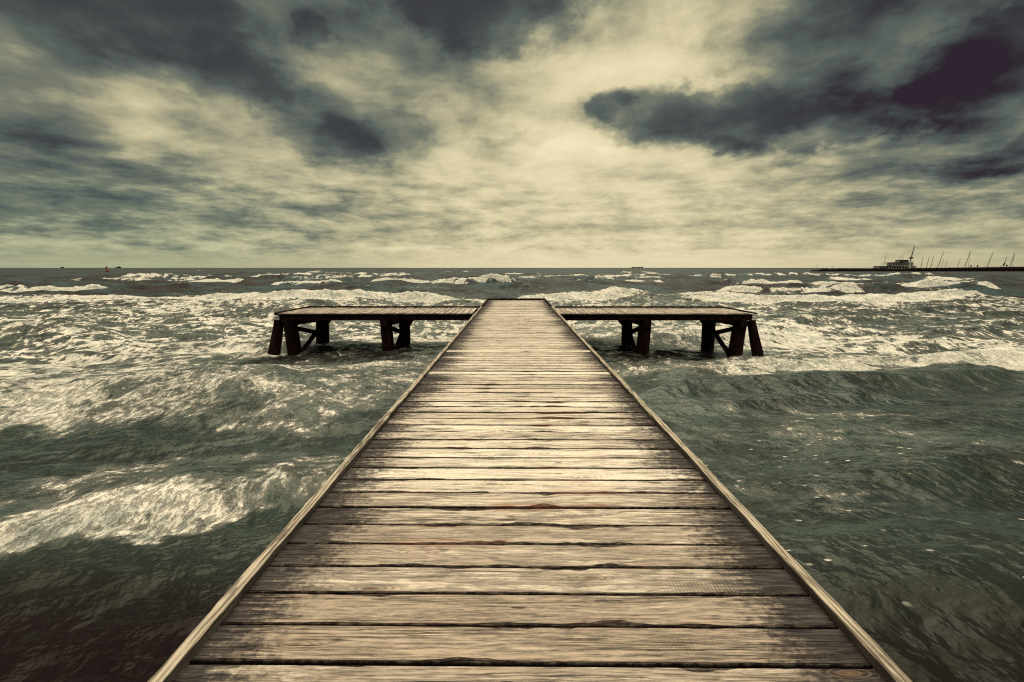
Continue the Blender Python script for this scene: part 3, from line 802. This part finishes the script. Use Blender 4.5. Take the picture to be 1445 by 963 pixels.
# --- the ship lying alongside the mole
ship = empty('ship', (hx2(1263, QY+13), QY+13, 0))
tag(ship, 'passenger ship with stepped decks and a tall raked mast moored at the mole', 'ship')
k = SC*(QY+13)/QY
def sx_(px_): return (px_-1263)*k
def sz_(py): return 2.7-(py-378)*k
def s_poly(name, mat, pts, y0, y1, parent=ship):
    mb = MB(); mb.prism([(sx_(a), sz_(b)) for a, b in pts], y0, y1); return mb.build(name, mat, parent)
s_poly('hull', M_HULL, [(1234.5, 378.6), (1235.5, 383.2), (1284, 383.2), (1290, 378.0), (1287, 378.4), (1266, 380), (1248, 379.6)], -3.4, 3.4)
lower = s_poly('lower_deckhouse', M_SHIPW, [(1235.2, 376.2), (1235.2, 379.6), (1284, 379.6), (1286, 376.4), (1262, 376.2)], -3.0, 3.0)
for a in (1236.3, 1239.3, 1242.2, 1245.2, 1249, 1252.5, 1256, 1259.5, 1263, 1267, 1271):
    mb = MB(); mb.box(sx_(a), sx_(a+1.7), -3.05, -2.9, sz_(379.2), sz_(376.9)); mb.build('window', M_GLASSD, lower)
s_poly('promenade_deck', M_SHIPD, [(1234.6, 376.15), (1234.6, 375.7), (1287, 375.7), (1287, 376.15)], -3.5, 3.5)
mid_ = s_poly('upper_deckhouse', M_SHIPW, [(1253, 371.9), (1253, 375.65), (1283, 375.65), (1281.5, 371.9)], -2.5, 2.5)
for a in (1254.2, 1257.5, 1261, 1264.5, 1268, 1271.5, 1275, 1278):
    mb = MB(); mb.box(sx_(a), sx_(a+2.0), -2.55, -2.4, sz_(374.6), sz_(372.9)); mb.build('window', M_GLASSD, mid_)
s_poly('sun_deck_roof', M_SHIPD, [(1248.5, 371.4), (1255, 370.4), (1280.5, 370.6), (1282, 371.3), (1281, 371.85), (1249, 371.85)], -2.8, 2.8)
br = s_poly('bridge', M_SHIPW, [(1263.5, 368.5), (1263.5, 370.35), (1276.5, 370.35), (1275.5, 368.5)], -2.0, 2.0)
mb = MB(); mb.box(sx_(1264.0), sx_(1275.4), -2.05, -1.95, sz_(370.0), sz_(368.9)); mb.build('window', M_GLASSD, br)
s_poly('bridge_roof', M_SHIPD, [(1263.7, 367.2), (1263.2, 368.45), (1276.6, 368.45), (1275.2, 367.2)], -2.2, 2.2)
mb = MB()
for a in (1236.5, 1240, 1243.5, 1247, 1250.5): mb.bar((sx_(a), -3.2, sz_(375.7)), (sx_(a), -3.2, sz_(371.6)), 0.10)
mb.bar((sx_(1236), -3.2, sz_(371.7)), (sx_(1252), -3.2, sz_(371.5)), 0.14)
mb.bar((sx_(1236), -3.2, sz_(373.6)), (sx_(1252), -3.2, sz_(373.5)), 0.12)
mb.build('awning_frame', M_SHIPW, ship)
mb = MB(); mb.tube([(sx_(1281), 0, sz_(371)), (sx_(1282.6), 0, sz_(359)), (sx_(1284.4), 0, sz_(346.8))], [0.38, 0.28, 0.12], 8); mst = mb.build('mast', M_SHIPD, ship)
mb = MB(); mb.bar((sx_(1284), 0, sz_(349)), (sx_(1285.8), 0, sz_(375)), 0.06); mb.bar((sx_(1284), 0, sz_(349)), (sx_(1264), 0, sz_(368)), 0.03); mb.build('stay', M_MAST, mst)
mb = MB(); mb.tube([(sx_(1245.3), 0, sz_(375)), (sx_(1246.3), 0, sz_(360)), (sx_(1247.3), 0, sz_(355.3))], [0.10, 0.11, 0.05], 6); mb.bar((sx_(1245.8), 0, sz_(360.2)), (sx_(1247.2), 0, sz_(360.0)), 0.12); mb.build('flagstaff', M_MAST, ship)
for a, b, t in ((1265.2, 1266.6, 361.5), (1269.2, 1270.6, 360.2)):
    mb = MB(); mb.tube([(sx_(a), 0, sz_(368)), (sx_(b), 0, sz_(t))], [0.14, 0.09], 6); mb.build('antenna', M_SHIPD, ship)

# --- light beacon at the bow
bc = empty('harbour_light', (hx(1288.4), QY+4, 2.2)); tag(bc, 'slim white harbour light with a dark round gallery beside the ship bow', 'beacon')
mb = MB(); mb.tube([(0, 0, 0), (0, 0, 6.9)], [0.62, 0.42], 10); mb.build('tower', M_BOATW, bc)
mb = MB(); mb.tube([(0.1, 0, 6.92), (0.1, 0, 7.15), (0.1, 0, 7.9), (0.1, 0, 8.05)], [0.8, 1.15, 1.15, 0.9], 12); g = mb.build('gallery', M_SHIPD, bc)
mb = MB(); mb.tube([(0.15, 0, 8.05), (0.25, 0, 11.4)], [0.09, 0.05], 6); mb.build('antenna', M_MAST, bc)

# --- sailing boats behind the quay: (foot px, foot py, head px, head py, stays?)
boats = [
 (1297.6, 1298.8, 363.2, 0, 'thin pale mast nearest the harbour light'),
 (1305.2, 1307.6, 362.8, 0, 'second thin pale mast right of the harbour light'),
 (1310.8, 1313.6, 362.2, 0, 'third thin pale mast right of the harbour light'),
 (1320.8, 1326.6, 355.8, 1, 'tall dark raked mast of the thickest pair near the ship'),
 (1325.6, 1328.6, 366.0, 0, 'raked mast just right of the tall dark one'),
 (1330.5, 1333.6, 368.4, 0, 'shortest raked mast of the cluster near the ship'),
 (1348.4, 1351.2, 364.6, 0, 'lone short grey mast between two taller boats'),
 (1358.2, 1363.6, 355.0, 2, 'tall mast with a steep forestay making an inverted V'),
 (1389.4, 1395.4, 355.4, 1, 'tall strongly raked mast with a faint stay on its left'),
 (1412.0, 1415.4, 363.0, 3, 'raked mast with a furled bundle half way up'),
 (1420.6, 1425.6, 358.4, 2, 'dark narrow inverted V of mast and stay near the right edge'),
 (1440.0, 1445.5, 368.0, 1, 'raked mast at the right edge of the view'),
]
for i, (fx, hx_, hy, st, lab) in enumerate(boats):
    by = QY + 16 + (i % 3)*2.2
    kk = SC*(by/QY)
    t = empty('sailboat', ((fx-727)*kk, by, 0))
    tag(t, 'moored sailboat with ' + lab, 'sailboat', 'sailing boats moored behind the quay')
    H = 2.7-(hy-378)*kk; dxm = (hx_-fx)*kk
    L = 3.2 + 0.12*H
    mb = MB()
    sec = [(-L*.5, .85, .5), (-L*.3, 1.15, .42), (0, 1.25, .4), (L*.3, .8, .5), (L*.5, .05, .7)]
    rings = []
    for xx, w, z1 in sec:
        rings.append([mb.bm.verts.new(p) for p in ((xx, -w, z1+.3), (xx, -w*.8, 0.05), (xx, 0, -.45), (xx, w*.8, 0.05), (xx, w, z1+.3))])
    for a, b in zip(rings, rings[1:]):
        for q in range(5): mb.bm.faces.new([a[q], a[(q+1) % 5], b[(q+1) % 5], b[q]])
    mb.bm.faces.new(rings[0]); mb.bm.faces.new(rings[-1][::-1])
    mb.build('hull', M_BOATW, t)
    mb = MB(); mb.prism([(-L*.25, .7), (-L*.2, 1.3), (L*.1, 1.25), (L*.25, .75)], -.6, .6); mb.build('cabin', M_BOATW, t)
    th_ = 0.17 if H > 10 else 0.12
    mb = MB(); mb.tube([(0, 0, .6), (dxm*.5, 0, H*.5), (dxm, 0, H)], [th_*1.15, th_, th_*.7], 6); ms = mb.build('mast', M_SHIPD if H > 10 else M_MAST, t)
    if st >= 1:
        mb = MB()
        if st == 2:
            ex = dxm+0.35; mb.bar((dxm, 0, H), (ex if i != 10 else dxm-0.3, 0, 1.2), 0.13)
        else: mb.bar((dxm*.7, 0, H*.7), (-2.2, 0, 1.2), 0.06)
        mb.build('stay', M_MAST, t)
    if st == 3:
        mb = MB(); mb.tube([(-0.1, 0, 4.4), (.7, 0, 5.0), (1.2, 0, 5.4), (1.0, 0, 6.8)], [.2, .55, .45, .12], 8); mb.build('furled_sail', M_SHIPD, t)
    mb = MB(); mb.tube([(0.1, 0, 1.75), (-L*.42, 0, 1.85)], 0.09, 6); mb.build('boom', M_MAST, t)

# --- mooring posts with round heads on the quay
for px_, lab in ((1369.0, 'round-topped mooring post on the quay, right of the inverted V mast'), (1378.2, 'round-topped mooring post on the quay with a pale side, left of the strongly raked mast'), (1419.2, 'round-topped mooring post beside the narrow inverted V mast')):
    x = hx(px_); t = empty('mooring_post', (x, QY+1, qtop(x))); tag(t, lab, 'mooring post', 'round-topped posts on the quay')
    mb = MB(); mb.tube([(0, 0, 0), (0, 0, 0.75)], [0.22, 0.2], 8); mb.build('post', M_STONE, t)
    mb = MB(); mb.tube([(0, 0, .7), (0, 0, .85), (0, 0, 1.2), (0, 0, 1.5), (0, 0, 1.62)], [.2, .5, .6, .42, .1], 10); mb.build('cap', M_STONE, t)

# --- gull over the ship
gl = empty('gull', (hx(1278.3)-1.5, QY-6, sz_(351.3))); tag(gl, 'small gull in flight just left of the ship masthead', 'gull')
mb = MB(); mb.tube([(-.42, 0, -.02), (-.3, 0, 0), (0, 0, .03), (.3, 0, .05), (.42, 0, .07), (.52, 0, .05)], [.03, .09, .13, .1, .07, .01], 8); mb.build('body', M_GULL, gl, True)
for s_ in (-1, 1):
    mb = MB(); b = mb.bm
    P = [(.12, s_*.08, .06), (.2, s_*.5, .3), (.05, s_*1.0, .22), (-.08, s_*.5, .24), (-.15, s_*.08, .04)]
    a = [b.verts.new(p) for p in P]; c = [b.verts.new((p[0], p[1], p[2]-.03)) for p in P]
    b.faces.new(a); b.faces.new(c[::-1])
    for q in range(5): b.faces.new([a[q], a[(q+1) % 5], c[(q+1) % 5], c[q]])
    mb.build('wing', M_GULL, gl)

# --- orange buoy at the left
bu = empty('buoy', (-262, 294, 0)); tag(bu, 'orange pillar buoy leaning slightly with a dark top mark at the left horizon', 'buoy')
bu.rotation_euler = (0, math.radians(-6), 0)
mb = MB(); mb.tube([(0, 0, -.8), (0, 0, .1), (0, 0, .6), (0, 0, .75)], [.9, 1.0, 1.0, .6], 14); mb.build('float', M_ORANGE, bu)
mb = MB(); mb.tube([(0, 0, .75), (0, 0, 2.6)], [.5, .32], 10); mb.build('pillar', M_ORANGE, bu)
mb = MB(); mb.tube([(0, 0, 2.6), (0, 0, 2.8), (0, 0, 3.3), (0, 0, 3.5)], [.2, .5, .5, .15], 10); mb.build('top_mark', M_SHIPD, bu)

# --- far ships on the horizon (about four kilometres out)
def far_ship(name, px_, Y, length, hull_h, houses, label, mat, cat='ship'):
    X = (px_-727)/642.2*Y*0.987
    t = empty(name, (X, Y, 0)); tag(t, label, cat)
    L = length/2
    mb = MB(); mb.prism([(-L, hull_h), (-L*.94, -1), (L*.93, -1), (L, hull_h*1.1)], -6, 6); mb.build('hull', mat, t)
    for a, b, z in houses:
        mb = MB(); mb.prism([(a*L, hull_h), (a*L*.99, z), (b*L, z), (b*L, hull_h)], -5, 5); mb.build('deckhouse', mat, t)
    return t
far_ship('far_ship', 899, 4000, 100, 7.5, [(-.82, -.72, 11), (.82, .93, 11)], 'long low grey ship on the horizon beyond the pier head', M_HAZE)
far_ship('far_ship', 163.5, 3000, 30, 6.0, [(.15, .62, 10.5), (.62, .75, 8)], 'small dark coaster with its house aft, right of the orange buoy', M_SHIPD)
far_ship('far_ship', 83.5, 3000, 14, 5.0, [(-.5, .3, 8.0)], 'tiny dark boat on the horizon at the far left', M_SHIPD, 'boat')

# ------------------------------------------------------------------ sky
SUN_AZ, SUN_EL = 9.0, 62.0
def build_world():
    w = bpy.data.worlds.new('World'); scene.world = w; w.use_nodes = True
    w.node_tree.nodes.clear(); n = N(w.node_tree)
    out = n.nodes.new('ShaderNodeOutputWorld')
    tc = n.nodes.new('ShaderNodeTexCoord'); g = E(n, tc.outputs['Generated'])
    x, y, z = n.sep(g)
    az = n.math('ARCTAN2', x, y)*57.2958
    el = n.math('ARCSINE', z)*57.2958
    zz = z.max(0.0)
    inv = 1.0/(zz + 0.075)
    P = n.vec(x*inv, y*inv, 0.0)              # a flat cloud deck seen in perspective
    wv = n.noise(P, 0.55, 3, 0.55, color=True); w0, w1, w2 = n.sep(wv)
    px = x*inv + (w0-0.5)*0.8; py = y*inv + (w1-0.5)*0.8
    c1 = n.noise(n.vec(px*0.42, py*0.50, 1.0), 1.0, 7, 0.58, 0.3)
    c2 = n.noise(n.vec(px*1.25, py*1.55, 5.0), 1.0, 6, 0.60, 0.2)
    c3 = n.noise(n.vec(px*0.9 + py*0.2, py*2.2, 8.0), 1.0, 5, 0.55)
    c4 = n.noise(n.vec(az*0.19 + el*0.05, el*0.72, 3.0), 1.0, 9, 0.66, 0.10)
    c5 = n.noise(n.vec(az*0.095, el*0.17, 9.0), 1.0, 9, 0.58, 0.15)
    aw = n.noise(n.vec(az*0.055, el*0.085, 2.0), 1.0, 7, 0.62, color=True); a0, a1, a2 = n.sep(aw)
    aw2 = n.noise(n.vec(az*0.20, el*0.32, 7.0), 1.0, 5, 0.6, color=True); q0, q1, q2 = n.sep(aw2)
    wa = az + (a0-0.5)*15 + (q0-0.5)*8.0; we = el + (a1-0.5)*9 + (q1-0.5)*4.5
    def blob(ca, ce, sa, se, rot=0.0, hard=None):
        da = wa - ca; de = we - ce
        if rot:
            c, s = math.cos(math.radians(rot)), math.sin(math.radians(rot))
            da, de = da*c + de*s, de*c - da*s
        u = da*(1/sa); v = de*(1/se)
        d = u*u + v*v
        if hard: return n.ss(1.0 + hard, 1.0 - hard, d)
        return (d*-1.0).exp()
    # broad light
    L = 0.40 + 0*el
    L = L + blob(9, 8, 30, 7.5)*0.33                # glow low over the sea
    L = L + blob(15, 22.5, 9, 7.5)*0.43             # bright break
    L = L + blob(-39, 16, 3.5, 4.5, 20)*0.20
    L = L + blob(-13, 22, 11, 5)*0.13
    L = L + blob(2, 24, 4.5, 6)*0.20
    L = L + blob(5, 15, 10, 5)*0.16
    L = L + n.ss(5.5, 0.0, el)*(0.10 + blob(12, 1, 30, 30)*0.24)
    L = L - n.ss(28, 50, az.abs())*0.10*n.ss(2, 9, el)+ n.ss(-20, -40, az)*0.05
    L = L + (c1-0.5)*0.55*n.ss(0, 16, el) + (c2-0.5)*0.42*n.ss(2, 12, el) + (c4-0.5)*1.05*n.ss(16, 6, el)*n.ss(0.0, 2.5, el) + (c5-0.5)*0.74*n.ss(4, 13, el)
    # dark masses
    Dk = blob(-38, 22.0, 13, 5.2, -10, 0.75)*0.30
    Dk = Dk + blob(-4, 28.0, 12, 4.6, 0, 0.7)*0.46 + blob(-11, 16.5, 5, 2.0, 0, 0.9)*0.16 + blob(-29, 18.5, 4, 2, 0, 0.8)*0.14
    Dk = Dk + blob(-21.5, 15.2, 7.6, 3.6, -14, 0.65)*0.24
    Dk = Dk + blob(-19.5, 14.4, 3.4, 2.0, 0, 0.7)*0.18
    Dk = Dk + blob(-21.5, 23.3, 2.2, 1.2, 0, 0.8)*0.20
    Dk = Dk + blob(16.5, 16.4, 11.5, 2.7, -4, 0.75)*0.36 + blob(13.0, 16.8, 6, 2.4, -6, 0.85)*0.20 + blob(24, 16.6, 9, 3.2, 0, 0.85)*0.24
    Dk = Dk + blob(11.0, 17.8, 2.6, 2.0, 0, 0.7)*0.26
    Dk = Dk + blob(33, 19.5, 12, 7.0, 12, 0.8)*0.27
    Dk = Dk + blob(33, 14.4, 10, 2.1, 2, 0.6)*0.22
    Dk = Dk + blob(46, 16.5, 9, 4.6, 14, 0.6)*0.36
    Dk = Dk + blob(47, 9.6, 6, 1.7, 6, 0.7)*0.34
    Dk = Dk + blob(1.0, 14.9, 4.6, 1.0, 0, 0.8)*0.20
    Dk = Dk + blob(29, 11.4, 4.5, 0.9, 12, 0.8)*0.20
    Dk = Dk + blob(-46, 8.0, 9, 5, 0, 0.8)*0.13
    Dk = Dk + n.ss(14, 25, el)*n.ss(12, -8, az)*0.17 + n.ss(17, 25, el)*n.ss(20, 30, az)*0.12
    front = n.ss(75, 50, az.abs())
    L = L - Dk*(0.52 + c2*0.36)*front
    # high overcast outside the view is brighter, the land side behind duller
    L = L*(1 - n.ss(60, 120, az.abs())*0.50*n.ss(60, 30, el))
    L = (L - 0.46)*1.04 + 0.445
    fl = 0.09 - n.ss(24, 40, az)*0.12
    df = L - fl
    L = fl + (df + (df*df + 0.007)**0.5)*0.5 + (c2 - 0.5)*0.16 + (c5 - 0.5)*0.10
    L = L + n.ss(30, 46, el)*0.30
    L = L.clamp()
    colr = n.ramp(L, [(0.0, (0.022, 0.010, 0.017)), (0.10, (0.045, 0.050, 0.050)), (0.22, (0.088, 0.106, 0.094)), (0.38, (0.178, 0.190, 0.138)),
                      (0.55, (0.42, 0.388, 0.240)), (0.75, (0.68, 0.60, 0.37)), (1.0, (0.86, 0.75, 0.48))])
    # cooler, teal low sky towards the sides
    side = (n.ss(-8, -44, az) + n.ss(30, 60, az)*0.4)*n.ss(13, 3, el)
    colr = n.mix(side*0.55, colr, n.vmath('MULTIPLY', colr, (0.78, 0.97, 0.98)))
    zen = 1.06 + n.ss(31, 55, el)*3.6
    colr = n.mix(n.ss(30, 50, el), colr, n.vmath('MULTIPLY', colr, (1.10, 1.0, 1.0)))
    below = n.ss(-0.5, -3.0, el)
    colr = n.mix(below, colr, (0.03, 0.03, 0.025))
    sky = n.nodes.new('ShaderNodeTexSky'); sky.sky_type = 'NISHITA'; sky.sun_disc = False
    sky.sun_elevation = math.radians(SUN_EL); sky.sun_rotation = math.radians(SUN_AZ)
    b1 = n.nodes.new('ShaderNodeBackground'); n.links.new(sky.outputs[0], b1.inputs[0]); b1.inputs[1].default_value = 0.06
    b2 = n.nodes.new('ShaderNodeBackground'); n.put(b2.inputs[0], colr); n.put(b2.inputs[1], zen)
    mx = n.nodes.new('ShaderNodeMixShader'); mx.inputs[0].default_value = 0.97
    n.links.new(b1.outputs[0], mx.inputs[1]); n.links.new(b2.outputs[0], mx.inputs[2])
    n.links.new(mx.outputs[0], out.inputs[0])
    w.cycles.sampling_method = 'MANUAL'; w.cycles.sample_map_resolution = 512
build_world()

sd = bpy.data.lights.new('sun', 'SUN'); sd.energy = 1.2; sd.angle = math.radians(60); sd.color = (1.0, 0.87, 0.66)
so = bpy.data.objects.new('sun', sd); COL.objects.link(so)
a, e = math.radians(SUN_AZ), math.radians(SUN_EL)
sdir = Vector((math.sin(a)*math.cos(e), math.cos(a)*math.cos(e), math.sin(e)))
so.rotation_euler = (-sdir).to_track_quat('-Z', 'Y').to_euler()

# ------------------------------------------------------------------ camera
cd = bpy.data.cameras.new('camera'); cam = bpy.data.objects.new('camera', cd); COL.objects.link(cam)
cd.sensor_width = 36.0; cd.lens = 16.0; cd.clip_start = 0.05; cd.clip_end = 20000
cam.location = (0, 0, 2.7)
cam.rotation_euler = (math.radians(90) - math.atan(103.5/642.2), 0, math.radians(0.4))
scene.camera = cam
scene.view_settings.view_transform = 'Standard'
try: scene.view_settings.look = 'None'
except Exception: pass
scene.view_settings.exposure = 0; scene.view_settings.gamma = 1
scene.cycles.use_denoising = False
scene.cycles.max_bounces = 6; scene.cycles.sample_clamp_indirect = 4
scene.cycles.filter_width = 1.2
